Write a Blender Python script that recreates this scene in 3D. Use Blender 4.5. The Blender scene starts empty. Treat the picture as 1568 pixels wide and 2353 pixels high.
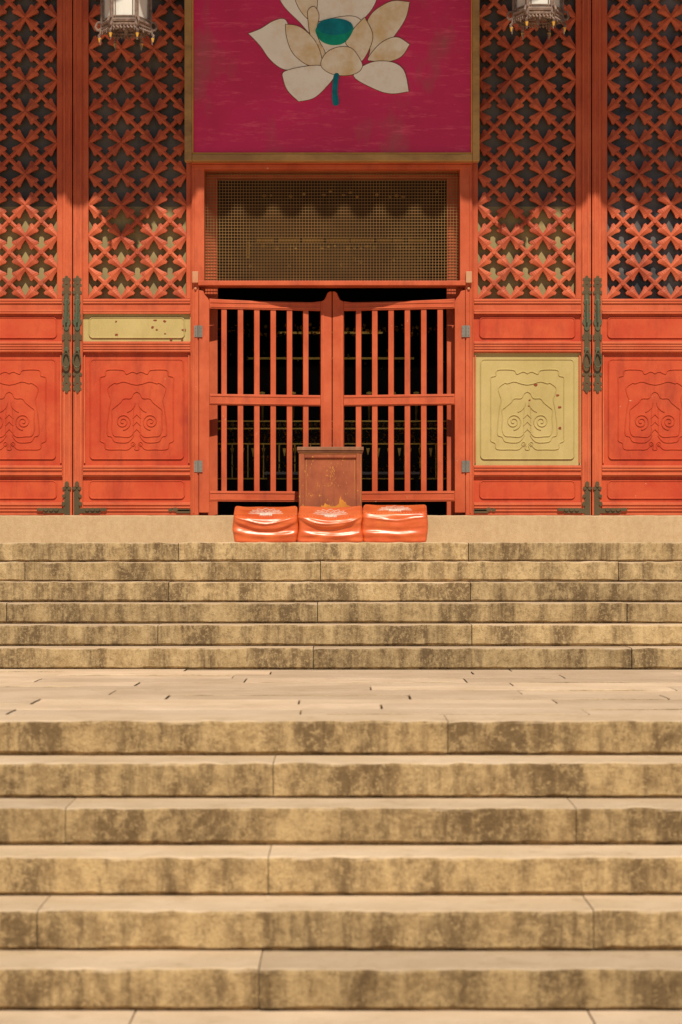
import bpy, math, random, bmesh
from mathutils import Vector, noise, Matrix
from mathutils.bvhtree import BVHTree
R=random.Random(7)
# ---------- scale of the facade: 291.9 photo units per metre ----------
S=291.9; YF=17.2; EYE=1.53; MID=763.5
def X(x): return (x-784)/S
def Z(y): return (1320-y)/S+EYE
# ---------- materials ----------
def newmat(name):
    m=bpy.data.materials.new(name); m.use_nodes=True
    nt=m.node_tree; b=nt.nodes['Principled BSDF']
    return m,nt,b
def N(nt,t,**k):
    n=nt.nodes.new(t)
    for a,v in k.items(): setattr(n,a,v)
    return n
def noise_n(nt,scale,detail=4,rough=.6,stretch=(1,1,1),off=0):
    g=N(nt,'ShaderNodeNewGeometry'); mp=N(nt,'ShaderNodeMapping')
    mp.inputs['Scale'].default_value=stretch; mp.inputs['Location'].default_value=(off,off*.7,off*.3)
    nt.links.new(g.outputs['Position'],mp.inputs['Vector'])
    n=N(nt,'ShaderNodeTexNoise'); n.inputs['Scale'].default_value=scale
    n.inputs['Detail'].default_value=detail; n.inputs['Roughness'].default_value=rough
    nt.links.new(mp.outputs[0],n.inputs['Vector']); return n.outputs['Fac']
def ramp(nt,src,a,b):
    r=N(nt,'ShaderNodeMapRange'); r.inputs[1].default_value=a; r.inputs[2].default_value=b
    nt.links.new(src,r.inputs[0]); return r.outputs[0]
def mix(nt,fac,c1,c2,mode='MIX'):
    m=N(nt,'ShaderNodeMix',data_type='RGBA',blend_type=mode)
    if isinstance(fac,(int,float)): m.inputs[0].default_value=fac
    else: nt.links.new(fac,m.inputs[0])
    for i,c in ((6,c1),(7,c2)):
        if isinstance(c,tuple): m.inputs[i].default_value=c
        else: nt.links.new(c,m.inputs[i])
    return m.outputs[2]
def mul(nt,a,b):
    m=N(nt,'ShaderNodeMath',operation='MULTIPLY')
    for i,v in enumerate((a,b)):
        if isinstance(v,(int,float)): m.inputs[i].default_value=v
        else: nt.links.new(v,m.inputs[i])
    return m.outputs[0]
def bump(nt,b,src,strength,dist=.01):
    n=N(nt,'ShaderNodeBump'); n.inputs['Strength'].default_value=strength; n.inputs['Distance'].default_value=dist
    nt.links.new(src,n.inputs['Height']); nt.links.new(n.outputs[0],b.inputs['Normal'])
def painted(name,c1,c2,grime,rough=.55,chip=None,chip_t=.70,stretch=(1,1,.3),gr=.5,scale=2.2,metal=0,bs=.25,chs=16):
    m,nt,b=newmat(name)
    c=mix(nt,ramp(nt,noise_n(nt,scale,4,.65),.35,.65),c1,c2)
    g=ramp(nt,noise_n(nt,7,6,.7,stretch,3),.50,.76)
    c=mix(nt,mul(nt,g,gr),c,grime)
    if chip:
        k=ramp(nt,noise_n(nt,chs,5,.7,(1,1,1),9),chip_t,chip_t+.02)
        c=mix(nt,k,c,chip)
    nt.links.new(c,b.inputs['Base Color'])
    b.inputs['Roughness'].default_value=rough
    b.inputs['Metallic'].default_value=metal
    b.inputs['Specular IOR Level'].default_value=.25
    if bs: bump(nt,b,noise_n(nt,45,3,.7,(1,1,.35)),bs,.006)
    return m
RED=painted('red_paint',(.45,.080,.029,1),(.56,.120,.048,1),(.22,.04,.024,1),chip=(.66,.40,.25,1),chip_t=.70,gr=.6,scale=3)
REDP=painted('red_panel_paint',(.46,.052,.019,1),(.54,.088,.030,1),(.25,.03,.016,1),chip=(.66,.45,.32,1),chip_t=.71,gr=.7,scale=3)
REDC=painted('red_carving_paint',(.50,.090,.032,1),(.60,.14,.056,1),(.24,.045,.025,1),gr=.4)
LAT=painted('lattice_paint',(.38,.068,.03,1),(.56,.125,.052,1),(.13,.034,.026,1),gr=.8,bs=0)
YEL=painted('ochre_paint',(.43,.34,.13,1),(.50,.40,.17,1),(.33,.24,.09,1),chip=(.3,.05,.02,1),chip_t=.74)
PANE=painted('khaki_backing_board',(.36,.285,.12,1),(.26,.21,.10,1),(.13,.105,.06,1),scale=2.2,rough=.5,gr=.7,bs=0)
PANEU=painted('shade_toned_window_glass',(.065,.06,.05,1),(.15,.135,.105,1),(.035,.03,.028,1),scale=1.6,rough=.35,gr=.7,bs=0)  # upper pane: eave shade painted into a darker base colour
PANEG=painted('window_glass_grey',(.04,.04,.045,1),(.19,.18,.17,1),(.03,.03,.035,1),scale=2.2,rough=.25,gr=.7,bs=0)
FRAMEW=painted('gilt_wood',(.48,.29,.10,1),(.32,.18,.07,1),(.12,.07,.035,1),stretch=(.3,1,1),gr=.8)
METAL=painted('aged_bronze',(.085,.07,.04,1),(.13,.10,.055,1),(.20,.09,.035,1),rough=.5,metal=.4,gr=.7)
GREENM=painted('verdigris_bronze',(.09,.12,.075,1),(.13,.13,.08,1),(.05,.05,.035,1),rough=.45,metal=.4)
STEEL=painted('steel',(.28,.26,.22,1),(.38,.36,.31,1),(.2,.12,.08,1),rough=.4,metal=.7)
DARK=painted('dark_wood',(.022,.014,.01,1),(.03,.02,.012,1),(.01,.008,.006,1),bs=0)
GOLD=painted('gilding',(1,.66,.16,1),(.85,.5,.1,1),(.4,.2,.04,1),rough=.38,metal=.75,bs=0,scale=12)
GOLDP=painted('gold_paint',(.75,.42,.07,1),(.6,.32,.05,1),(.3,.15,.03,1),rough=.5,bs=0)
WIRE=painted('screen_wire',(.33,.18,.06,1),(.24,.13,.045,1),(.12,.065,.025,1),bs=0)
MORTAR=painted('mortar',(.10,.075,.045,1),(.07,.055,.035,1),(.04,.035,.025,1),bs=0)
BEAM=painted('beam_paint',(.08,.14,.15,1),(.3,.05,.03,1),(.04,.04,.04,1),bs=0)
TILE=painted('roof_tile',(.10,.095,.085,1),(.14,.13,.11,1),(.05,.05,.045,1),bs=0)
CREAM=painted('petal_cream',(.92,.89,.80,1),(.88,.83,.72,1),(.72,.53,.27,1),gr=.6,scale=3,stretch=(1,1,1))
CREAM2=painted('petal_tan',(.90,.84,.70,1),(.72,.54,.28,1),(.64,.42,.17,1),gr=.5,scale=4.5,stretch=(1,1,1))
OUTL=painted('petal_outline',(.12,.06,.02,1),(.18,.09,.03,1),(.1,.05,.02,1),bs=0)
TEAL=painted('teal_paint',(.0,.22,.16,1),(.0,.34,.22,1),(.0,.09,.09,1),scale=9)
TEALD=painted('deep_teal_paint',(.0,.15,.2,1),(.0,.25,.3,1),(.0,.06,.09,1),scale=9)
WHITEG=painted('lantern_glass',(.66,.64,.59,1),(.74,.72,.66,1),(.35,.32,.28,1),rough=.3,bs=0)
LANT=painted('lantern_frame',(.14,.09,.075,1),(.28,.2,.16,1),(.06,.04,.03,1),scale=25,bs=0)
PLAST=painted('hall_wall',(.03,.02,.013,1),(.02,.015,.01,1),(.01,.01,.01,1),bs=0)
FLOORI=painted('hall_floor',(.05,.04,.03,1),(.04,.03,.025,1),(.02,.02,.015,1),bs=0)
CHIP=painted('bare_primer',(.25,.045,.015,1),(.2,.04,.015,1),(.1,.03,.01,1),bs=0)
m,nt,b=newmat('magenta_board')
c=mix(nt,ramp(nt,noise_n(nt,1.6,5,.6,(1,1,1),2),.35,.7),(.66,.010,.115,1),(.52,.009,.08,1))
c=mix(nt,mul(nt,ramp(nt,noise_n(nt,1.9,6,.6,(1,1,.6),11),.53,.70),.6),c,(.27,.12,.08,1))
c=mix(nt,mul(nt,ramp(nt,noise_n(nt,10,6,.75,(.35,1,2.2),5),.54,.68),.55),c,(.85,.12,.20,1))
c=mix(nt,ramp(nt,noise_n(nt,60,3,.7,(1,1,1),5),.73,.76),c,(.7,.4,.4,1))
nt.links.new(c,b.inputs['Base Color']); b.inputs['Roughness'].default_value=.5
bump(nt,b,noise_n(nt,30,4,.7,(.4,1,2)),.2,.005); MAG=m
def stone(name,face1,face2,stain,top1,top2,amt=1,sc=1,bs=.55):
    m,nt,b=newmat(name)
    geo=N(nt,'ShaderNodeNewGeometry')
    c=mix(nt,ramp(nt,noise_n(nt,12*sc,6,.8,(1,1,.8)),.40,.58),face2,face1)
    st=ramp(nt,noise_n(nt,1.9,5,.72,(2.0,1,.22),4),.44,.57)
    md=ramp(nt,noise_n(nt,15*sc,5,.8,(1,1,.45),8),.34,.52)
    c=mix(nt,mul(nt,mul(nt,st,md),.9*amt),c,stain)
    sm=ramp(nt,noise_n(nt,30*sc,5,.85,(1,1,.7),21),.51,.61); c=mix(nt,mul(nt,sm,.5*amt),c,stain)
    gl=ramp(nt,noise_n(nt,44*sc,3,.85,(1,1,1),6),.53,.61); c=mix(nt,mul(nt,gl,.5),c,face1)
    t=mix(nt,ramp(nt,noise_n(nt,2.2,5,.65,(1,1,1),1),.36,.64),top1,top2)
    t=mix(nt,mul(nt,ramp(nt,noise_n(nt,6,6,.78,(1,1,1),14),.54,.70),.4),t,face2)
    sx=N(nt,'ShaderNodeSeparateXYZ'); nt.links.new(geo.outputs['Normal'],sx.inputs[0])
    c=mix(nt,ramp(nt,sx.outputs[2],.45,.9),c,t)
    isl=N(nt,'ShaderNodeMapRange'); isl.inputs[3].default_value=.80; isl.inputs[4].default_value=1.1
    nt.links.new(geo.outputs['Random Per Island'],isl.inputs[0])
    cb=N(nt,'ShaderNodeCombineXYZ')
    for i in range(3): nt.links.new(isl.outputs[0],cb.inputs[i])
    c=mix(nt,1.0,c,cb.outputs[0],'MULTIPLY')
    nt.links.new(c,b.inputs['Base Color']); b.inputs['Roughness'].default_value=.9
    b.inputs['Specular IOR Level'].default_value=.15
    bump(nt,b,noise_n(nt,50*sc,4,.8),bs,.014)
    return m
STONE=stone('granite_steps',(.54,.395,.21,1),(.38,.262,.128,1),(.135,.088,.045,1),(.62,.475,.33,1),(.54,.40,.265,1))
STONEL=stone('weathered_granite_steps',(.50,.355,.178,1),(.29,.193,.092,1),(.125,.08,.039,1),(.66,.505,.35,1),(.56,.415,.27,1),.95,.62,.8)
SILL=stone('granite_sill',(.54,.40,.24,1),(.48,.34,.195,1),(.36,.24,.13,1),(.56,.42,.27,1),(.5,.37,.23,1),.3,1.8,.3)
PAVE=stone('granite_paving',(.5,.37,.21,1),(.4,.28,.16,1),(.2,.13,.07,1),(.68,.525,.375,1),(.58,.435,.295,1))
# ---------- mesh building ----------
class MB:
    def __init__(s): s.v=[]; s.f=[]
    def box(s,x0,x1,y0,y1,z0,z1):
        if x0>x1:x0,x1=x1,x0
        if z0>z1:z0,z1=z1,z0
        n=len(s.v)
        s.v+=[(x0,y0,z0),(x1,y0,z0),(x1,y1,z0),(x0,y1,z0),(x0,y0,z1),(x1,y0,z1),(x1,y1,z1),(x0,y1,z1)]
        s.f+=[[n+i for i in q] for q in ((0,3,2,1),(4,5,6,7),(0,1,5,4),(1,2,6,5),(2,3,7,6),(3,0,4,7))]
    def prism(s,pts,y0,y1):
        a=sum(pts[i][0]*pts[(i+1)%len(pts)][1]-pts[(i+1)%len(pts)][0]*pts[i][1] for i in range(len(pts)))
        if a<0: pts=pts[::-1]
        n=len(s.v);k=len(pts)
        s.v+=[(p[0],y0,p[1]) for p in pts]+[(p[0],y1,p[1]) for p in pts]
        s.f.append(list(range(n,n+k))); s.f.append(list(range(n+2*k-1,n+k-1,-1)))
        for i in range(k):
            j=(i+1)%k; s.f.append([n+j,n+i,n+k+i,n+k+j])
    def disc(s,cx,cz,rx,rz,y0,y1,n=14):
        s.prism([(cx+rx*math.cos(2*math.pi*i/n),cz+rz*math.sin(2*math.pi*i/n)) for i in range(n)],y0,y1)
    def blob(s,cx,cz,rx,rz,y,d=.02,n=8):
        b=len(s.v)
        for r_,dd in((1,0),(.7,.7)):
            for i in range(n):
                a=2*math.pi*i/n; s.v.append((cx+rx*r_*math.cos(a),y-d*dd,cz+rz*r_*math.sin(a)))
        s.v.append((cx,y-d,cz))
        for i in range(n):
            j=(i+1)%n; s.f.append([b+i,b+j,b+n+j,b+n+i]); s.f.append([b+n+i,b+n+j,b+2*n])
    def cyl(s,p0,p1,r0,r1=None,n=10):
        r1=r0 if r1 is None else r1
        p0=Vector(p0);p1=Vector(p1);d=(p1-p0).normalized()
        u=d.orthogonal().normalized();w=d.cross(u);b=len(s.v)
        for p,r in((p0,r0),(p1,r1)):
            for i in range(n):
                a=2*math.pi*i/n; s.v.append(tuple(p+u*math.cos(a)*r+w*math.sin(a)*r))
        for i in range(n):
            j=(i+1)%n; s.f.append([b+i,b+j,b+n+j,b+n+i])
        s.f.append([b+i for i in range(n)][::-1]); s.f.append([b+n+i for i in range(n)])
    def ridge(s,pts,w,h,y,closed=False):
        n=len(pts);b=len(s.v)
        for i,p in enumerate(pts):
            if closed: a,c=pts[i-1],pts[(i+1)%n]
            else: a,c=pts[max(i-1,0)],pts[min(i+1,n-1)]
            dx,dz=c[0]-a[0],c[1]-a[1];l=math.hypot(dx,dz) or 1
            nx,nz=-dz/l*w/2,dx/l*w/2
            s.v+=[(p[0]+nx,y,p[1]+nz),(p[0]+nx*.45,y-h,p[1]+nz*.45),(p[0]-nx*.45,y-h,p[1]-nz*.45),(p[0]-nx,y,p[1]-nz)]
        for i in range(n if closed else n-1):
            j=(i+1)%n
            for k in range(3): s.f.append([b+4*i+k,b+4*j+k,b+4*j+k+1,b+4*i+k+1])
    def mesh(s,name,mat,smooth=False):
        me=bpy.data.meshes.new(name); me.from_pydata(s.v,[],s.f); me.materials.append(mat)
        me.validate(); me.update()
        if smooth:
            for p in me.polygons:p.use_smooth=True
        return me
    def obj(s,name,mat,parent=None,bevel=0,smooth=False,seg=2):
        me=s.mesh(name,mat,smooth)
        o=bpy.data.objects.new(name,me); bpy.context.collection.objects.link(o)
        if parent:o.parent=parent
        if bevel:
            bm=o.modifiers.new('bevel','BEVEL'); bm.width=bevel; bm.segments=seg; bm.limit_method='ANGLE'; bm.angle_limit=.6
        return o
def empty(name,loc=(0,0,0)):
    e=bpy.data.objects.new(name,None); bpy.context.collection.objects.link(e); e.location=loc; return e
def smoothc(pts,n=6,closed=True):
    out=[];k=len(pts)
    rng=range(k) if closed else range(k-1)
    for i in rng:
        if closed: p0,p1,p2,p3=pts[i-1],pts[i],pts[(i+1)%k],pts[(i+2)%k]
        else: p0,p1,p2,p3=pts[max(i-1,0)],pts[i],pts[i+1],pts[min(i+2,k-1)]
        if p1==p2: continue
        for j in range(n):
            t=j/n
            out.append(tuple(.5*((2*p1[a])+(-p0[a]+p2[a])*t+(2*p0[a]-5*p1[a]+4*p2[a]-p3[a])*t*t+(-p0[a]+3*p1[a]-3*p2[a]+p3[a])*t**3) for a in(0,1)))
    if not closed: out.append(pts[-1])
    return out
# ---------- stone courses ----------
def blocks(mb,joints,yf,depth,ztop,h,r=.012,gap=.003,jit=.0035,step=.05,dz=.002):
    for a,c in zip(joints[:-1],joints[1:]):
        a+=gap;c-=gap
        oy=R.uniform(-.004,.004);oz=R.uniform(-dz,dz)
        k=max(2,int((c-a)/step));b=len(mb.v)
        prof=[(.024,-h),(.020,-h+.018),(0,-h+.028),(0,-h*.5),(0,-r),(r*.3,-r*.3),(r,0),(depth*.5,0),(depth,0),(depth,-h)]
        P=len(prof)
        for i in range(k+1):
            x=a+(c-a)*i/k
            e=.005 if i in(0,k) else 0
            for q,(py,pz) in enumerate(prof):
                s=jit if 2<=q<=6 else 0
                n1=noise.noise(Vector((x*9,yf*7+q*.35,ztop*11)))*s*2
                n2=noise.noise(Vector((x*13+5,yf*7+q*.35,ztop*9)))*s*2
                big=noise.noise(Vector((x*2.3,yf,ztop*5)))*s
                mb.v.append((x,yf+py+oy+n1+big+(e if q<7 else 0),ztop+pz+oz+(n2-(e*.6) if q in(2,4,5,6) else 0)))
        for i in range(k):
            for q in range(P-1):
                mb.f.append([b+i*P+q,b+(i+1)*P+q,b+(i+1)*P+q+1,b+i*P+q+1])
        mb.f.append([b+q for q in range(P)]); mb.f.append([b+k*P+q for q in range(P)][::-1])
def ext(js,L,lo=-7.5,hi=7.5):
    js=sorted(js)
    while js[0]-L>lo: js.insert(0,js[0]-L+R.uniform(-.08,.08))
    while js[-1]+L<hi: js.append(js[-1]+L+R.uniform(-.08,.08))
    return [lo]+js+[hi]
F=5020.
mb=MB();fill=MB();H0=.15;T0=.353;D0=9.41;TER=.90
lj=[[1030,-250],[628,1780],[150,1325],[617,1900],[85,1365],[595,1900]]
for k in range(6):
    yf=D0-k*T0;zt=TER-k*H0
    js=ext([(x-784)*yf/F for x in lj[k]],2.05)
    blocks(mb,js,yf,T0+.04 if k else .42,zt,H0+.01,gap=.0018,r=.014,jit=.0035,step=.035)
    fill.box(-7.45,7.45,yf+.04,yf+T0+.05,zt-H0-.02,zt-.022)
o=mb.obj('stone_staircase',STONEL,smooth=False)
f=fill.obj('joint_mortar',MORTAR,o)
mb=MB();fill=MB();H1=.1442;T1=.33;D1=14.46
uj=[[720,1453],[363,1085],[730,1442,15],[388,1082],[57,737,1422],[410,1077]]
for k in range(6):
    yf=D1+k*T1;zt=TER+(k+1)*H1
    js=ext([(x-784)*yf/F for x in uj[k]],2.15)
    blocks(mb,js,yf,T1+.04 if k<5 else .5,zt,H1+.01,r=.012,jit=.0032,step=.035)
    fill.box(-7.45,7.45,yf+.04,yf+T1+.05,zt-H1-.02,zt-.022)
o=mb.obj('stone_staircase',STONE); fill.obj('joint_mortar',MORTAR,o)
PLAT=TER+6*H1
mb=MB();fill=MB()
y=D0+.425
while y<D1-.02:
    d=min(R.uniform(.36,.5),D1+.03-y)
    if D1-y-d<.2: d=D1+.03-y
    blocks(mb,ext([R.uniform(-6.5,-5)],R.choice([1.3,1.7,2.1])),y,d-.010,TER,.08,r=.007,jit=.002,step=.12,dz=.004,gap=.005)
    y+=d
fill.box(-7.45,7.45,D0+.3,D1+.1,TER-.3,TER-.02)
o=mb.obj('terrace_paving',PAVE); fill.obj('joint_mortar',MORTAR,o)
mb=MB();fill=MB()
y=D1+5*T1+.505
blocks(mb,ext([-1.1,.9],1.9),y,17.09-y,PLAT,.08,r=.005,step=.12)
fill.box(-7.45,7.45,D1+5*T1+.2,17.6,PLAT-.4,PLAT-.02)
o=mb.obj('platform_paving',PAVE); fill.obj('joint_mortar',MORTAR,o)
gm=MB();gm.box(-300,300,-300,300,-.3,-.012);g=gm.obj('ground',PAVE)
mb=MB();y=3.0
while y<7.6:
    d=.42 if 7.66-y-.42>.2 else 7.68-y
    blocks(mb,ext([R.uniform(-5.8,-5)],1.6),y,d-.008,0,.06,r=.005,step=.15,dz=.0015); y+=d
mb.obj('courtyard_paving',PAVE)
mb=MB();mb.box(-7.9,-7.5,D0-2.2,17.6,-.02,TER+.12);mb.box(7.5,7.9,D0-2.2,17.6,-.02,TER+.12)
mb.box(-7.88,-7.52,D1-.1,17.62,TER+.1,PLAT+.12);mb.box(7.52,7.88,D1-.1,17.62,TER+.1,PLAT+.12)
mb.obj('stone_parapet',SILL,bevel=.02)

# ================= temple =================
T=empty('temple_building',(0,0,0))
SILLZ=(1320-1184)/F*17.1+EYE
mb=MB();blocks(mb,[-7.5,-4.6,-2.75,4.1,7.5],17.08,.6,SILLZ,SILLZ-PLAT+.03,r=.008,jit=.0015)
mb.obj('threshold_stone',SILL,T)

def leaf(name,xl,xr,sl,sr,mats,pane,split):
    L=empty(name);L.parent=T
    m=MB();top=-120
    m.box(X(xl),X(xl+sl),YF,YF+.06,Z(1184),Z(top))
    m.box(X(xr-sr),X(xr),YF,YF+.06,Z(1184),Z(top))
    a,c=xl+sl,xr-sr
    for y0,y1 in((top,-102),(686,720),(784,810),(1069,1096),(1154,1184)):
        m.box(X(a),X(c),YF+.004,YF+.056,Z(y1),Z(y0))
    m.obj('frame',RED,L,bevel=.003)
    m=MB()
    for y in (689.5,695,714,719,788,794,800,806,1073,1079,1090,1159,1166,1173):
        m.box(X(a+1),X(c-1),YF-.006,YF+.01,Z(y+2),Z(y-2))
    for x in (a+4,c-4):
        m.box(X(x-1.5),X(x+1.5),YF+.006,YF+.02,Z(1064),Z(816))
    if sl>10: m.box(X(xl+5),X(xl+8),YF-.005,YF+.01,Z(1180),Z(top+3)); m.box(X(xl+sl-6),X(xl+sl-3),YF-.005,YF+.01,Z(1180),Z(top+3))
    if sr>10: m.box(X(xr-8),X(xr-5),YF-.005,YF+.01,Z(1180),Z(top+3)); m.box(X(xr-sr+3),X(xr-sr+6),YF-.005,YF+.01,Z(1180),Z(top+3))
    m.obj('mouldings',REDC,L,bevel=.002)
    yp=YF+.026
    for i,(y0,y1) in enumerate(((720,784),(810,1069),(1096,1154))):
        mt=mats[i]
        m=MB();m.box(X(a),X(c),yp,yp+.03,Z(y1),Z(y0));
        ins=(15,9) if i!=1 else (17,15)
        ax,cx,ay,cy=a+ins[0],c-ins[0],y0+ins[1],y1-ins[1]
        rr=8
        def rrect(ax,cx,ay,cy,rr):
            p=[]
            for (ox,oy,a0) in((cx-rr,ay+rr,-90),(cx-rr,cy-rr,0),(ax+rr,cy-rr,90),(ax+rr,ay+rr,180)):
                for t in range(0,91,15):
                    an=math.radians(a0+t)
                    p.append((X(ox+rr*math.cos(an)),Z(oy+rr*math.sin(an))))
            return p
        m.prism(rrect(ax,cx,ay,cy,rr),yp-.006,yp+.01)
        m.ridge(rrect(ax,cx,ay,cy,rr),.011,.005,yp-.006,True)
        if i==1:
            mx=(a+c)/2
            yy=yp-.006
            def half(pts,w=.010,h=.006,sm=True):
                for sg in(1,-1):
                    q=smoothc(pts,6,False) if sm else pts
                    m.ridge([(X(mx+sg*px),Z(py)) for px,py in q],w,h,yy)
            half([(0,857),(10,853),(24,858),(30,850),(50,848),(70,850),(73,862),(84,866),(84,880)],.010)
            half([(84,880),(84,940),(84,1000),(84,1012),(74,1018),(70,1031),(40,1032),(22,1032),(14,1027),(8,1020),(3,1024),(5,1031),(0,1033)],.010)
            half([(0,883),(12,881),(30,876),(46,880),(52,879),(66,890),(64,905),(60,918),(64,940),(68,975),(68,998),(58,1003),(50,1014),(25,1016),(14,1010),(7,1000)],.009)
            half([(0,899),(7,903),(14,914),(30,915),(38,924),(50,934),(58,942),(57,960),(58,985),(52,1000),(38,1002),(18,1003),(8,995)],.009)
            half([(4,925),(6,933),(14,942),(22,946)],.008)
            sp=[]
            for t in range(0,40):
                an=t*.33+1.6; r=19-t*.42
                sp.append((32+r*math.cos(an),968+r*math.sin(an)))
            half(sp,.010,.007,False)
            for y in(951,968,985): half([(0,y),(9,y+9)],.009,.006,False)
            half([(7,935),(8,960),(8,1000)],.006,.004,False)
            half([(3,1020),(8,1015),(13,1018),(11,1024),(6,1024)],.007)
        m.obj('panel',mt,L,bevel=.0015)
    lx0=max(xl+35,a+10)
    if sl<10: lx0=xl+13
    lx1=xr-35 if sr>10 else xr-13
    m=MB()
    m.box(X(a),X(lx0),YF+.006,YF+.055,Z(686),Z(-102)); m.box(X(lx1),X(c),YF+.006,YF+.055,Z(686),Z(-102))
    m.obj('lattice_surround',RED,L,bevel=.004)
    m=MB()
    px=(lx1-lx0)/3;py=72.;yl=YF+.020
    def arm(x0,y0,x1,y1,prof):
        ln=math.hypot(x1-x0,y1-y0);dx,dy=(x1-x0)/ln,(y1-y0)/ln;b=len(m.v)
        for t,w,hh in prof:
            cx,cy=x0+dx*ln*t,y0+dy*ln*t
            for sd,yo in((1,.03),(1,0),(0,-hh),(-1,0),(-1,.03)):
                qx=min(max(cx-dy*w*sd,lx0-3),lx1+3);qy=min(cy+dx*w*sd,688)
                m.v.append((X(qx),yl+yo,Z(qy)))
        for i in range(len(prof)-1):
            for k in range(4):
                m.f.append([b+5*i+k,b+5*i+k+1,b+5*(i+1)+k+1,b+5*(i+1)+k])
    prof=[(-.02,5.5,.004),(.10,4.8,.008),(.32,4.6,.008),(.42,5.,.006),(.37,11.5,.0),(.47,12.5,.006),(.56,10,.010),(.66,8.3,.012),(.80,6.5,.012),(.92,5.3,.010),(1.0,4.6,.010)]
    y=686-36.
    while y>-110:
        for i in range(3):
            cx=lx0+px*(i+.5)
            for sx in(-1,1):
                for sy in(-1,1): 
                    if y+sy*py/2>690 or y+sy*py/2<-120: continue
                    arm(cx,y,cx+sx*px/2,y+sy*py/2,prof)
            m.disc(X(cx),Z(y),5.5/S,5.5/S,yl-.010,yl+.02,8)
        y-=py
    m.obj('lattice',LAT,L)
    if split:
        m=MB();m.box(X(a),X(c),YF+.085,YF+.095,Z(700),Z(470));m.obj('backing_board',pane,L)  # pane split near the eave shadow edge; this half keeps the sunlit khaki
        m=MB();m.box(X(a),X(c),YF+.088,YF+.094,Z(469.5),Z(-110));m.obj('window_glass',PANEU,L)  # same backing above the split, darkened to carry the eave's shade
    else:
        m=MB();m.box(X(a),X(c),YF+.085,YF+.095,Z(700),Z(-110));m.obj('window_glass',pane,L)
    return L
R3=[REDP]*3
mir=lambda x:2*MID-x
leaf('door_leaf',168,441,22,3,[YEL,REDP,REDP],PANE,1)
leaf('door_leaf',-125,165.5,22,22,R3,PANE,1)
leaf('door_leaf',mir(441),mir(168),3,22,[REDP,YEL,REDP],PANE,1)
leaf('door_leaf',mir(165.5),mir(-125),22,22,R3,PANEG,0)
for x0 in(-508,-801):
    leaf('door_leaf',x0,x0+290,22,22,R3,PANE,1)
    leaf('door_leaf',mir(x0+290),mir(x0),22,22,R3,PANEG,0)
m=MB()
for (x,y) in((266,738),(267,768),(356,735),(378,737),(350,751),(360,757),(379,766),(393,778),(418,779),(422,757),(1233,884),(1218,919),(1217,932),(1282,908),(1287,935),(1288,983)):
    r=R.uniform(2.2,4.6)
    m.prism([(X(x+r*R.uniform(.6,1.4)*math.cos(t*.8)),Z(y+r*R.uniform(.4,1)*math.sin(t*.8))) for t in range(8)],YF+.0175,YF+.021)
m.obj('paint_chips',CHIP,T)
m=MB()
for s in(-1,1):
    for off in(935,1612):
        cx=X(MID)+s*off/S
        m.cyl((cx,17.34,SILLZ-.01),(cx,17.34,7.6),.17,.16,28)
m.obj('columns',RED,T,smooth=False)
m=MB()
for s in(-1,1):
    x=X(MID)+s*1650/S
    m.box(x,s*7.3,17.3,17.5,PLAT,7.7)
m.obj('side_wall',SILL,T)
m=MB()
for f in(lambda x:x,mir):
    m.box(X(f(441.5)),X(f(470)),YF-.03,YF+.16,Z(650),Z(380))
    m.box(X(f(441.5)),X(f(457)),YF-.03,YF+.16,Z(1184),Z(650.5))
    m.box(X(f(457.5)),X(f(497)),YF+.18,YF+.26,Z(1184),Z(391))
    m.box(X(f(444)),X(f(448)),YF-.036,YF-.02,Z(1180),Z(385))
m.box(X(441.5),X(mir(441.5)),YF-.034,YF+.165,Z(390),Z(379))
m.box(X(441),X(mir(441)),YF-.05,YF+.2,Z(378.5),Z(340))
m.box(X(441),X(mir(441)),YF+.02,YF+.2,Z(339.5),Z(-125))
m.box(X(456),X(mir(456)),YF-.045,YF+.12,Z(657),Z(646))
m.box(X(470.5),X(mir(470.5)),YF+.175,YF+.255,Z(400),Z(391))
m.obj('door_frame',RED,T,bevel=.004)
m=MB()
for f in(lambda x:x,mir):
    m.box(X(f(443)),X(f(457)),YF-.07,YF-.031,Z(652),Z(626)); m.disc(X(f(450)),Z(664),3/S,3/S,YF-.045,YF-.03)
m.obj('bar_brackets',painted('faded_pink_paint',(.55,.2,.1,1),(.5,.27,.15,1),(.4,.1,.05,1)),T,bevel=.004)
m=MB();m.box(X(-900),X(mir(-900)),YF+.03,YF+.3,Z(-121),7.85);m.obj('upper_wall',RED,T)
m=MB();m.box(-7.4,7.4,YF-.12,YF+.02,Z(-200),Z(-125));m.box(-7.4,7.4,YF-.2,YF+.02,Z(-330),Z(-230));m.obj('beams',BEAM,T,bevel=.01)
EL=math.radians(52);AZ=math.radians(6)
EY=14.6;EZ=Z(478)+(YF-EY)/math.cos(AZ)*math.tan(EL)+.07
m=MB()
for i in range(76):
    x=-7.4+i*.2
    m.cyl((x,EY+.12,EZ+.03),(x,YF+.1,EZ+.55),.045,.045,8)
m.obj('rafters',BEAM,T)
m=MB()
m.v+=[(-8,EY,EZ+.03),(8,EY,EZ+.03),(8,20,EZ+1.9),(-8,20,EZ+1.9),(-8,EY,EZ+.11),(8,EY,EZ+.11),(8,20,EZ+2.0),(-8,20,EZ+2.0),(8,25.2,EZ-.1),(-8,25.2,EZ-.1),(8,25.2,EZ+.0),(-8,25.2,EZ+.0)]
m.f+=[[0,3,2,1],[4,5,6,7],[0,1,5,4],[3,9,8,2],[7,6,10,11],[9,11,10,8]]
m.obj('roof_boards',DARK,T)
m=MB()
for i in range(58):
    x=-7.95+i*.28
    m.cyl((x,EY-.05,EZ+.12),(x,20,EZ+2.06),.07,.07,8)
    m.disc(x,EZ+.12,.10,.095,EY-.07,EY-.03,14)
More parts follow.
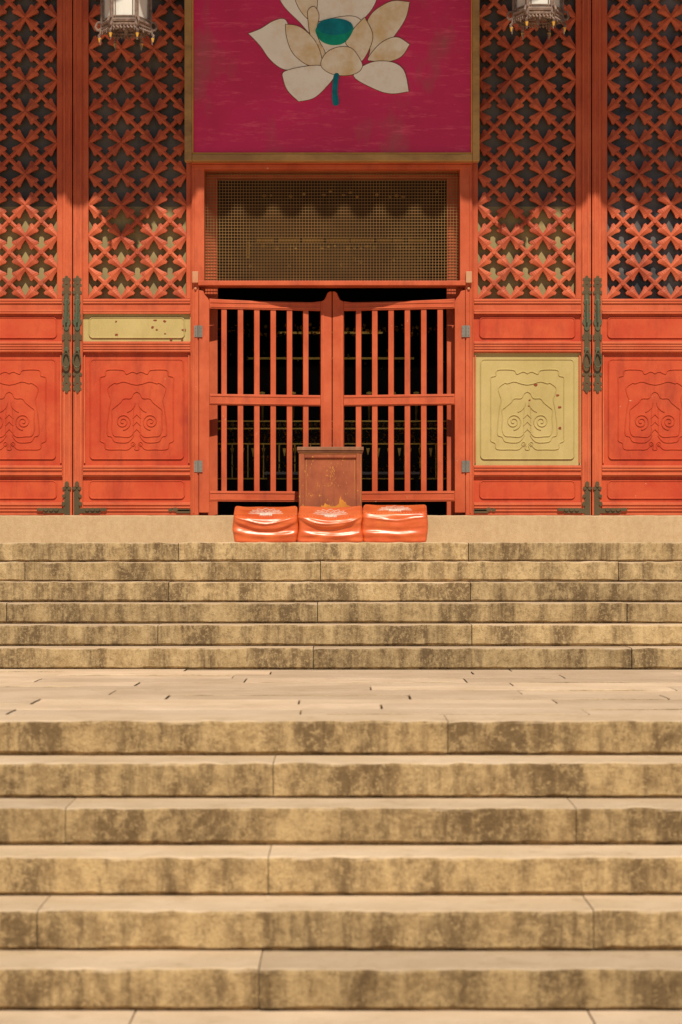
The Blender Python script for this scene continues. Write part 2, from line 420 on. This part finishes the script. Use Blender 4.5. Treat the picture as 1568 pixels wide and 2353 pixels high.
m.obj('roof_tiles',TILE,T)
m=MB();m.cyl((-8,20,EZ+2.1),(8,20,EZ+2.1),.2,.2,12);m.obj('roof_ridge',TILE,T)
m=MB()
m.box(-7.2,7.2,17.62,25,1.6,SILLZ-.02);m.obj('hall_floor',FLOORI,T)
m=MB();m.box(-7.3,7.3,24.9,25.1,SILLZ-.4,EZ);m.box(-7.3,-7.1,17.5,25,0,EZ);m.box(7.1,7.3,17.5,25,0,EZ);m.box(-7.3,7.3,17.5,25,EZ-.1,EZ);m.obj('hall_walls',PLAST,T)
m=MB();ys=YF+.06;w=.0017
n=86
for i in range(n+1):
    x=470+587*i/n; m.box(X(x)-w,X(x)+w,ys,ys+.004,Z(645),Z(391))
n=37
for i in range(n+1):
    y=391+254*i/n; m.box(X(470.2),X(1056.8),ys-.002,ys+.002,Z(y)-w,Z(y)+w)
m.obj('wire_screen',WIRE,T)
# ---------- gate ----------
G=empty('wooden_gate')
for sg in(1,-1):
    g=empty('gate_leaf');g.parent=G
    g.location=(X(458) if sg>0 else X(mir(458)),YF-.028,0); 
    g.rotation_euler=(0,0,math.radians(9)*sg)
    u=lambda x:sg*(x-458)/S
    m=MB()
    m.prism([(u(458),Z(1178)),(u(482),Z(1178)),(u(482),Z(692)),(u(479),Z(686)),(u(472),Z(678)),(u(468),Z(669)),(u(458),Z(667))],0,.05)
    cs=[(u(741),Z(1160)),(u(766.5),Z(1160)),(u(766.5),Z(664)),(u(762),Z(664)),(u(757),Z(667)),(u(754),Z(675)),(u(750),Z(683)),(u(741),Z(688))]
    m.prism(cs,0,.05)
    tr=[(u(482),Z(709)),(u(482),Z(686)),(u(500),Z(687)),(u(612),Z(690)),(u(720),Z(690)),(u(741),Z(687)),(u(741),Z(709))]
    m.prism(tr,.004,.046)
    m.box(u(482.3),u(740.7),.004,.046,Z(930),Z(905))
    m.box(u(482.3),u(740.7),.004,.046,Z(1152),Z(1128))
    m.obj('frame',RED,g,bevel=.004)
    m=MB()
    for x in(510,548,586,624,662,700):
        m.box(u(x),u(x+12.5),.012,.038,Z(905.5),Z(708.5)); m.box(u(x),u(x+12.5),.012,.038,Z(1128.5),Z(929.5))
    m.obj('bars',RED,g,bevel=.003)
    m=MB()
    for y in(694,704,909,926,1132,1147):
        m.box(u(484),u(739),-.001,.012,Z(y+1.2),Z(y-1.2))
    m.box(u(745),u(747),-.004,.01,Z(1155),Z(695))
    m.obj('beads',REDC,g)
m=MB()
for f in(lambda x:x,mir):
    for y in(762,1072):
        m.box(X(f(447)),X(f(455)),YF-.036,YF-.028,Z(y+13),Z(y-13));m.box(X(f(458)),X(f(466)),YF-.036,YF-.026,Z(y+13),Z(y-13))
        m.cyl((X(f(456.5)),YF-.038,Z(y+14)),(X(f(456.5)),YF-.038,Z(y-14)),.007)
        for dx in(450,463):
            for dy in(-8,0,8): m.disc(X(f(dx)),Z(y+dy),.004,.004,YF-.040,YF-.03,8)
m.obj('hinges',STEEL,G)
# ---------- bronze fittings ----------
m=MB();m2=MB()
def fit(f,d):
    e=[0]
    def dd(x,y,rx,ry,mm=m):
        e[0]+=1; mm.disc(X(f(x)),Z(y),rx/S,ry/S,YF-.006-.0003*e[0],YF+.002,12)
    m.box(X(f(146)),X(f(160)),YF-.0062,YF,Z(880),Z(655))
    for yy in(648,888):
        for k,(dx,dy,rx,ry) in enumerate(((0,0,8,5),(-6,7,4,4),(6,7,4,4),(0,-9,4,6),(-6,-6,3.5,3.5),(6,-6,3.5,3.5))):
            dd(153+dx,yy+dy*(1 if yy<700 else -1),rx,ry)
    for yy in(672,772,778,860):
        dd(146,yy,3.5,4);dd(160,yy,3.5,4)
    for (y,rx,ry) in((683,4,6),(694,8,7),(708,7,10),(724,8,10),(740,10,11),(752,6,8)): dd(153,y,rx,ry,m2)
    m2.box(X(f(151)),X(f(155)),YF-.04,YF-.01,Z(742),Z(690))
    dd(153,803,6,5,m2)
    pts=[]
    for t in range(25):
        a=2*math.pi*t/24
        pts.append((X(f(153+(8+2.2*(-math.cos(a)))*math.sin(a))),YF-.035,Z(825-20*math.cos(a))))
    for p,q in zip(pts[:-1],pts[1:]): m2.cyl(p,q,.0065,.0065,6)
    m.box(X(f(148)),X(f(161)),YF-.0064,YF,Z(1183),Z(1120))
    for k,(x,y,rx,ry) in enumerate(((154,1113,5,7),(148,1122,4,4),(160,1122,4,4),(147,1140,4,4),(146,1158,4,5))): dd(x,y,rx,ry)
    m.box(X(f(100)),X(f(148)),YF-.0066,YF,Z(1179),Z(1168))
    for x in(96,90,106,118,130): dd(x,1171,5,4)
for f in(lambda x:x, lambda x:331-x, mir, lambda x:mir(331-x)): fit(f,1)
for f in(lambda x:x,mir):
    m.box(X(f(405)),X(f(438)),YF-.006,YF,Z(1179),Z(1170)); m.disc(X(f(403)),Z(1171),6/S,5/S,YF-.007,YF); m.disc(X(f(392)),Z(1172),5/S,4/S,YF-.0075,YF)
m.obj('bronze_plates',METAL,T); m2.obj('bronze_handles',GREENM,T,bevel=.001)
# ---------- lotus sign ----------
SG=empty('lotus_sign');Ys=YF-.12
m=MB();m.box(X(440),X(1088),Ys,Ys+.05,Z(364),Z(-250));m.obj('board',MAG,SG)
m=MB()
for a,c,y0,y1 in((427,444,377,-266),(1084,1100,377,-266)):
    m.box(X(a),X(c),Ys-.03,Ys+.055,Z(y0),Z(y1))
m.box(X(444.2),X(1083.8),Ys-.028,Ys+.053,Z(377),Z(361));m.box(X(444.2),X(1083.8),Ys-.028,Ys+.053,Z(-250),Z(-266))
m.obj('frame',FRAMEW,SG,bevel=.006)
m=MB()
m.box(X(444.3),X(447),Ys-.012,Ys,Z(361),Z(-250));m.box(X(1081),X(1083.7),Ys-.012,Ys,Z(361),Z(-250));m.box(X(447.2),X(1080.8),Ys-.012,Ys,Z(360.6),Z(357.5))
m.obj('inner_bead',GOLDP,SG)
pet=[
 (0,[(636,-50)]*2+[(640,-5),(655,25),(690,60),(720,90),(738,60),(735,20),(715,-20),(690,-50),(665,-60)]),
 (1,[(690,-80)]*2+[(672,-30),(684,20),(708,52),(735,60),(748,20),(745,-30),(722,-65)]),
 (0,[(812,62),(735,58),(730,20),(738,-35),(765,-80)]+[(800,-105)]*2+[(840,-72),(862,-35),(866,5),(845,42)]),
 (1,[(850,120),(842,70),(852,42),(876,22),(905,10)]+[(941,13)]*2+[(932,50),(908,88),(880,120),(848,140)]),
 (0,[(572,85)]*2+[(600,74),(630,56),(655,52),(668,75),(684,112),(708,157),(680,168),(650,166),(622,145),(598,112)]),
 (0,[(735,58),(712,80),(716,110),(735,150),(790,150),(830,130),(846,90),(830,55),(800,45)]),
 (1,[(708,48),(710,30),(724,24),(734,45),(728,80),(736,105),(748,130),(736,140),(716,100)]),
 (1,[(845,143),(866,115),(890,98),(915,94)]+[(941,110)]*2+[(922,138),(890,150),(855,148)]),
 (1,[(657,64)]*2+[(690,70),(722,98),(738,132),(738,160),(705,156),(674,130),(660,95)]),
 (1,[(838,48)]*2+[(856,85),(850,118),(828,150),(805,120),(795,104),(815,72)]),
 (0,[(812,182),(850,152),(898,150),(928,170)]+[(939,218)]*2+[(900,223),(862,213)]),
 (0,[(655,172),(652,190),(662,216)]+[(687,241)]*2+[(722,233),(752,206),(770,178),(745,160),(705,160)]),
 (1,[(738,158),(748,132),(775,117),(806,118),(824,138),(833,160),(820,176),(790,182),(758,176)])]
for i,(mt,p) in enumerate(pet):
    yy=Ys-.0012-.0007*i
    q=[(X(a),Z(b)) for a,b in smoothc(p,5)]
    m=MB();m.prism(q,yy,Ys+.001);m.obj('petal',CREAM2 if mt else CREAM,SG)
    m=MB();m.ridge(q,.005,.0004,yy,True);m.obj('petal_outline',OUTL,SG)
yy=Ys-.0012-.0007*len(pet)
m=MB();m.prism([(X(a),Z(b)) for a,b in smoothc([(728,72),(736,100),(765,112),(795,104),(812,70),(775,60)],6)],yy,Ys);m.obj('seed_pod',TEAL,SG)
m=MB();m.disc(X(770),Z(70),41/S,19/S,yy-.001,Ys,28);m.obj('seed_pod_top',TEALD,SG)
m=MB();m.prism([(X(a),Z(b)) for a,b in smoothc([(768,180),(779,178),(777,200),(776,220),(779,246),(766,247),(764,215)],6)],yy,Ys);m.obj('stem',TEALD,SG)
m=MB()
for k in range(15):
    a=math.pi*k/14; m.disc(X(771+46*math.cos(a)),Z(92+34*math.sin(a)),2/S,2/S,yy-.0012,Ys-.009,8)
m.obj('stamens',CREAM2,SG)
# ---------- lanterns ----------
def lantern(cx,cy,zb):
    L=empty('palace_lantern',(cx,cy,zb))
    r=.18
    P=[(r*math.cos(math.radians(60*i)),r*math.sin(math.radians(60*i))) for i in range(6)]
    g=MB();fr=MB();h0,h1=.13,.62
    q=.94
    for z in(h0,h1):
        for a,b in P:g.v.append((a*q,b*q,z))
    g.f+=[[i,(i+1)%6,6+(i+1)%6,6+i] for i in range(6)]+[[5,4,3,2,1,0],[6,7,8,9,10,11]]
    g.obj('glass',WHITEG,L)
    for i in range(6):
        a=P[i];b=P[(i+1)%6]
        fr.cyl((a[0],a[1],h0-.03),(a[0],a[1],h1+.03),.014,.014,6)
        for z,rr in((h0,.015),(h0+.03,.007),(h1,.013),(h0-.03,.009),(h1-.03,.006)):
            fr.cyl((a[0],a[1],z),(b[0],b[1],z),rr,rr,6)
        for t in(.14,.86):
            x,y=a[0]+(b[0]-a[0])*t,a[1]+(b[1]-a[1])*t
            fr.cyl((x,y,h0),(x,y,h1),.005,.005,5)
        for k in range(7):
            t=(k+.5)/7;x,y=a[0]+(b[0]-a[0])*t,a[1]+(b[1]-a[1])*t
            dp=.03+.028*math.cos((t-.5)*2*math.pi)**2
            fr.cyl((x,y,h0-.02),(x,y,h0-.02-dp),.008,.005,5)
            fr.cyl((x-.006,y,h0-.045),(x+.01,y,h0-.06),.008,.008,5)
        an=math.radians(60*i)
        pts=[(r,h0+.02),(r+.035,h0+.015),(r+.05,h0-.02),(r+.03,h0-.045),(r+.008,h0-.03),(r+.012,h0-.07),(r+.028,h0-.085),(r+.01,h0-.11)]
        pp=[(math.cos(an)*u,math.sin(an)*u,z) for u,z in pts]
        for k in range(len(pp)-1): fr.cyl(pp[k],pp[k+1],.010,.009,6)
        pts=[(r,h1-.02),(r+.05,h1+.02),(r+.09,h1+.08),(r+.07,h1+.13),(r+.04,h1+.1)]
        pp=[(math.cos(an)*u,math.sin(an)*u,z) for u,z in pts]
        for k in range(len(pp)-1): fr.cyl(pp[k],pp[k+1],.011,.01,6)
        fr.cyl((a[0]*.9,a[1]*.9,h1+.03),(0,0,h1+.2),.012,.012,6)
        fr.cyl((a[0],a[1],h0-.01),(0,0,h0-.02),.008,.008,5)
        g2=(a[0]*1.08,a[1]*1.08)
        fr.cyl((g2[0],g2[1],h0-.105),(g2[0],g2[1],h0-.15),.011,.003,6)
    fr.cyl((0,0,h0-.02),(0,0,.05),.02,.008,8)
    fr.cyl((0,0,h1+.15),(0,0,EZ+.3-zb),.008,.008,6)
    fr.obj('frame',LANT,L)
    dg=MB()
    for i in range(6):
        a=P[i];dg.cyl((a[0]*1.1,a[1]*1.1,.03),(a[0]*1.1,a[1]*1.1,.0),.014,.006,8)
    dg.obj('pendants',GOLDP,L)
lantern((290-784)*16.3/F,16.3,EYE+(1320-97)*16.3/F)
lantern((1237-784)*16.3/F,16.3,EYE+(1320-72)*16.3/F)
# ---------- cushions ----------
def cushmat():
    m,nt,b=newmat('orange_satin')
    c=mix(nt,ramp(nt,noise_n(nt,4,4,.6),.35,.65),(.58,.09,.022,1),(.70,.16,.042,1))
    c=mix(nt,mul(nt,ramp(nt,noise_n(nt,9,5,.7,(.4,1,2)),.52,.7),.5),c,(.36,.032,.01,1))
    nt.links.new(c,b.inputs['Base Color']); b.inputs['Roughness'].default_value=.34
    b.inputs['Specular IOR Level'].default_value=.6
    bump(nt,b,noise_n(nt,8,3,.6,(.5,1,2)),.3,.014); return m
CM=cushmat();PR=painted('printed_lotus',(.7,.58,.5,1),(.6,.46,.38,1),(.4,.2,.1,1),bs=0)
def cushion(cx,cy,w,d,hb,hf,sag,seed,rot):
    C=empty('kneeling_cushion',(cx,cy,PLAT));C.rotation_euler=(0,0,rot)
    bm=bmesh.new();bmesh.ops.create_cube(bm,size=2)
    bmesh.ops.subdivide_edges(bm,edges=bm.edges[:],cuts=41,use_grid_fill=True)
    for v in bm.verts:
        x,y,z=v.co
        p=16.0
        l=(abs(x)**p+abs(y)**p+abs(z)**p)**(1/p)
        x,y,z=x/l,y/l,z/l
        t=(y+1)/2; hh=hf+(hb-hf)*(t**.85)
        zz=(z+1)/2*hh
        X_=x*w/2;Y_=y*d/2
        nn=Vector((seed*3.1,seed,0))
        wr=noise.noise(Vector((x*1.5,y*1.6,z*1.2))+nn)*.008
        if y<0:
            s=(-y)**3
            k=z-.05-.80*x*x*sag+.12*math.sin(seed)+.10*x*math.cos(seed)
            k2=z+.45-.30*x*x*sag+.1*x*math.sin(seed*2)
            f1=1/(1+math.exp(-(k)/.05))*.026*sag+math.exp(-((k2)/.2)**2)*.012
            k3=z-.55-.5*x*x*sag+.06*math.sin(x*5+seed)
            f1+=math.exp(-(k3/.07)**2)*.007
            Y_-=s*(f1*(1-.5*abs(x)**4)+noise.noise(Vector((x*2.0+seed,z*2.6,seed)))*.008)
        if z>0: zz+=z*(-.016*sag*math.exp(-(x*x)/.3)*(1-t*.5)+.003*math.sin(x*4+seed)+.008*abs(x)**5)
        side=abs(x)**6
        X_+=(1 if x>0 else -1)*side*math.sin(z*3+seed)*.006
        v.co=(X_+wr*.3,Y_+wr*.6,zz+wr*.5*(z>-.5))
    for f in bm.faces:f.smooth=True
    me=bpy.data.meshes.new('cover');bm.to_mesh(me);bvh=BVHTree.FromBMesh(bm);bm.free();me.materials.append(CM)
    o=bpy.data.objects.new('cover',me);bpy.context.collection.objects.link(o);o.parent=C
    pip=MB();pts=[]
    for k in range(81):
        a=2*math.pi*k/80
        ux,uy=math.cos(a),math.sin(a);l=(abs(ux)**14+abs(uy)**14)**(1/14);ux/=l;uy/=l
        loc,nn_,i,dd_=bvh.ray_cast(Vector((ux*w*.484,uy*d*.484,1)),Vector((0,0,-1)))
        if loc: pts.append(loc+Vector((0,0,.0005)))
    for a,b in zip(pts[:-1],pts[1:]): pip.cyl(a,b,.004,.004,6)
    pip.obj('piping',CM,C,smooth=True)
    pr=MB()
    def line(ps,wd=.005):
        L=[]
        for a,b in ps:
            loc,nn_,i,dd_=bvh.ray_cast(Vector((a,b,1)),Vector((0,0,-1)))
            if loc:L.append(loc+nn_*.001)
        for a,b in zip(L[:-1],L[1:]): pr.cyl(a,b,wd/2,wd/2,5)
    for k in range(-3,4):
        a=k*.42; L=.15-.012*abs(k)
        for sd in(-1,1):
            ps=[]
            for j in range(11):
                t=j/10; off=sd*.032*math.sin(math.pi*t)
                ps.append((math.sin(a)*L*t*1.1+math.cos(a)*off,-.10+math.cos(a)*L*t*1.5-math.sin(a)*off))
            line(ps,.005)
    ps=[(-.045+.09*j/12,-.12+.008*math.sin(j)) for j in range(13)]
    for o_ in(0,-.012,-.024,-.036): line([(a,b+o_) for a,b in ps],.013)
    line([(-.13+.26*j/12,-.10-.01*math.sin(j*1.3)) for j in range(13)],.004)
    pr.obj('print',PR,C)
sc=16.5/F
cushion((611-784)*sc,16.53,.485,.44,.294,.196,.9,1.3,.02)
cushion((760-784)*sc,16.51,.483,.44,.292,.190,1.0,4.1,-.01)
cushion((908-784)*sc,16.53,.490,.44,.302,.225,.3,7.7,-.03)
# ---------- offering box ----------
BX=empty('wooden_offering_box')
BM_=painted('worn_brown_lacquer',(.26,.068,.031,1),(.36,.105,.045,1),(.12,.045,.024,1),chip=(.55,.24,.06,1),chip_t=.64,stretch=(1,1,.2),scale=5,gr=.8,chs=26)
BR=painted('worn_box_edge',(.22,.10,.055,1),(.32,.17,.09,1),(.45,.22,.09,1),gr=.6,stretch=(2,1,.3))
GL=painted('worn_gold_line',(.55,.26,.06,1),(.36,.11,.04,1),(.25,.08,.03,1),scale=20,gr=.9)
sb=16.82/F
bx=lambda x:(x-784)*sb
bz=lambda y:EYE+(1320-y)*sb
m=MB();m.box(bx(688),bx(831),16.835,17.06,PLAT,bz(1037));m.obj('body',BM_,BX,bevel=.004)
m=MB()
m.box(bx(687),bx(700),16.818,16.84,PLAT,bz(1040));m.box(bx(819),bx(832),16.818,16.84,PLAT,bz(1040))
m.box(bx(700.1),bx(818.9),16.82,16.84,bz(1052),bz(1040));m.box(bx(700.1),bx(818.9),16.82,16.84,PLAT+.01,PLAT+.07)
m.obj('stiles',BM_,BX,bevel=.004)
m=MB();m.box(bx(683),bx(836),16.80,17.075,bz(1035),bz(1027));m.box(bx(685),bx(834),16.81,17.07,bz(1040),bz(1035.3));m.obj('lid',BR,BX,bevel=.003)
m=MB()
m.ridge([(bx(704),bz(1150)),(bx(704),bz(1056)),(bx(815),bz(1056)),(bx(815),bz(1150))],.005,.001,16.834)
m.ridge([(bx(690),bz(1160)),(bx(690),bz(1043)),(bx(829),bz(1043)),(bx(829),bz(1160))],.005,.001,16.8175)
m.obj('gold_lines',GL,BX)
m=MB()
RR=random.Random(3)
for k in range(62):
    x=764+RR.gauss(0,6) if k<46 else RR.uniform(704,815);y=RR.uniform(1062,1120)
    r1=RR.uniform(.5,1.5)
    m.prism([(bx(x+r1*RR.uniform(.5,1.3)*math.cos(t*1.05)),bz(y+r1*2.4*RR.uniform(.5,1.3)*math.sin(t*1.05))) for t in range(6)],16.834-.00001*k,16.836)
m.obj('paint_flakes',GL,BX)
m=MB()
x=738
top=[]
while x<806:
    h=4+18*math.exp(-((x-786)/10)**2)+9*math.exp(-((x-750)/8)**2)
    top.append((x,1168-h*RR.uniform(.6,1.35)));x+=RR.uniform(1.2,3)
pts=[(738,1168)]+top+[(806,1168)]
m.prism([(bx(a),bz(b_)) for a,b_ in pts],16.832,16.836);m.obj('bare_wood_patch',painted('bare_orange_wood',(.75,.33,.04,1),(.6,.22,.03,1),(.35,.1,.03,1),scale=20),BX)
# ---------- altar inside ----------
A=empty('altar')
m=MB();d=MB();AY=20.0;sa=AY/F
ax=lambda x:(x-784)*sa
az=lambda y:EYE+(1320-y)*sa
d.box(ax(490),ax(1050),AY,AY+.9,SILLZ-.02,az(965))
d.box(ax(470),ax(1070),AY+1.0,AY+1.6,SILLZ-.02,az(820))
d.obj('cabinet',DARK,A)
for y in(968,985,1020,1100): m.box(ax(492),ax(1048),AY-.02,AY+.01,az(y+1.6),az(y-1.6))
for k in range(46):
    x=498+k*12; 
    m.blob(ax(x),az(976),5*sa,5*sa,AY-.005,.03)
    if k%3==0: m.box(ax(x-1.3),ax(x+1.3),AY-.02,AY,az(1098),az(1022))
    for y in range(990,1019,5): 
        if R.random()<.85: m.blob(ax(x+R.uniform(-4,4)),az(y),R.uniform(2,4.5)*sa,R.uniform(1.5,3.5)*sa,AY-.002,.03)
    if k%2: 
        m.prism([(ax(x-4),az(1030)),(ax(x+4),az(1030)),(ax(x),az(1046+R.uniform(0,8)))],AY-.02,AY)
    for y in range(1050,1096,7):
        if R.random()<.5: m.blob(ax(x+R.uniform(-4,4)),az(y),3.2*sa,3.8*sa,AY-.002,.03)
for k in range(40):
    x=505+k*13.5
    for _ in range(3): m.blob(ax(x+R.uniform(-5,5)),az(R.uniform(742,768)),R.uniform(2,5.5)*sa,R.uniform(2,6)*sa,AY+.1,.04)
    if R.random()<.7: m.blob(ax(x),az(R.uniform(770,835)),R.uniform(1.5,4)*sa,R.uniform(2,5)*sa,AY+.9,.03)
m.box(ax(640),ax(880),AY+.1,AY+.12,az(764),az(759));m.box(ax(560),ax(960),AY+.95,AY+.98,az(802),az(797))
for x in(600,672,700,850,905,960): m.cyl((ax(x),AY+.3,az(965)),(ax(x),AY+.3,az(900)),.012,.018,8);m.disc(ax(x),az(897),7*sa,3*sa,AY+.28,AY+.34)
m.obj('gilt_carving',GOLD,A)
V=empty('hall_valance');m=MB();d=MB();VY=19.6;sv=VY/F
vx=lambda x:(x-784)*sv
vz=lambda y:EYE+(1320-y)*sv
d.box(vx(480),vx(1050),VY,VY+.05,vz(640),vz(470));d.obj('cloth',painted('valance_cloth',(.07,.035,.012,1),(.05,.025,.01,1),(.03,.02,.01,1),bs=0),V)
xx=590
while xx<985:
    ln=R.uniform(14,55); m.box(vx(xx),vx(min(xx+ln,985)),VY-.02,VY,vz(556.5),vz(549)); xx+=ln+R.uniform(4,14)
for k in range(28):
    x=575+k*15
    if R.random()<.65:m.blob(vx(x),vz(R.uniform(562,572)),R.uniform(2,6)*sv,R.uniform(2,4)*sv,VY-.002)
    if R.random()<.35:m.blob(vx(x),vz(R.uniform(590,612)),3*sv,4*sv,VY-.002)
    if R.random()<.55:m.blob(vx(x+20),vz(R.uniform(452,466)),R.uniform(2,5)*sv,R.uniform(2,4)*sv,VY-.3)
m.box(vx(568),vx(574),VY-.02,VY,vz(592),vz(556))
m.obj('embroidery',GOLDP,V)
TB=empty('altar_table');m=MB();TY=19.2;st=TY/F
tx=lambda x:(x-784)*st
tz=lambda y:EYE+(1320-y)*st
m.box(tx(608),tx(968),TY,TY+.5,tz(1090),tz(1084))
m.obj('top',painted('pale_table_edge',(.5,.48,.44,1),(.4,.38,.34,1),(.2,.17,.14,1)),TB)
m=MB()
for x in(614,955):
    for yy in(TY+.03,TY+.42): m.box(tx(x),tx(x+8),yy,yy+.04,SILLZ-.02,tz(1090))
m.box(tx(622),tx(955),TY+.03,TY+.05,tz(1098),tz(1090.5))
m.obj('legs',DARK,TB)
# ---------- light ----------
sc_=bpy.context.scene
w=bpy.data.worlds.new('World');sc_.world=w;w.use_nodes=True
nt=w.node_tree;sky=nt.nodes.new('ShaderNodeTexSky');sky.sky_type='NISHITA';sky.sun_disc=False
sky.sun_elevation=EL;sky.sun_rotation=math.pi-AZ;sky.air_density=.8;sky.dust_density=.3
bg=nt.nodes['Background'];nt.links.new(sky.outputs[0],bg.inputs[0]);bg.inputs[1].default_value=.05
ld=bpy.data.lights.new('sun','SUN');ld.energy=5.0;ld.angle=math.radians(.55);ld.color=(1,.89,.72)
lo=bpy.data.objects.new('sun',ld);bpy.context.collection.objects.link(lo)
to=Vector((math.sin(AZ)*math.cos(EL),-math.cos(AZ)*math.cos(EL),math.sin(EL)))
lo.rotation_euler=to.to_track_quat('Z','Y').to_euler();lo.location=(3,-5,12)
# ---------- camera ----------
cd=bpy.data.cameras.new('camera');co=bpy.data.objects.new('camera',cd);bpy.context.collection.objects.link(co)
co.location=(0,0,EYE);co.rotation_euler=(math.pi/2,0,0)
cd.sensor_fit='HORIZONTAL';cd.sensor_width=24;cd.lens=24*F/1568;cd.shift_y=143.5/1568;cd.clip_end=1000;cd.clip_start=.1
cd.dof.use_dof=True;cd.dof.focus_distance=17.1;cd.dof.aperture_fstop=3.6
sc_.camera=co
sc_.view_settings.view_transform='Standard';sc_.view_settings.look='None';sc_.view_settings.exposure=0
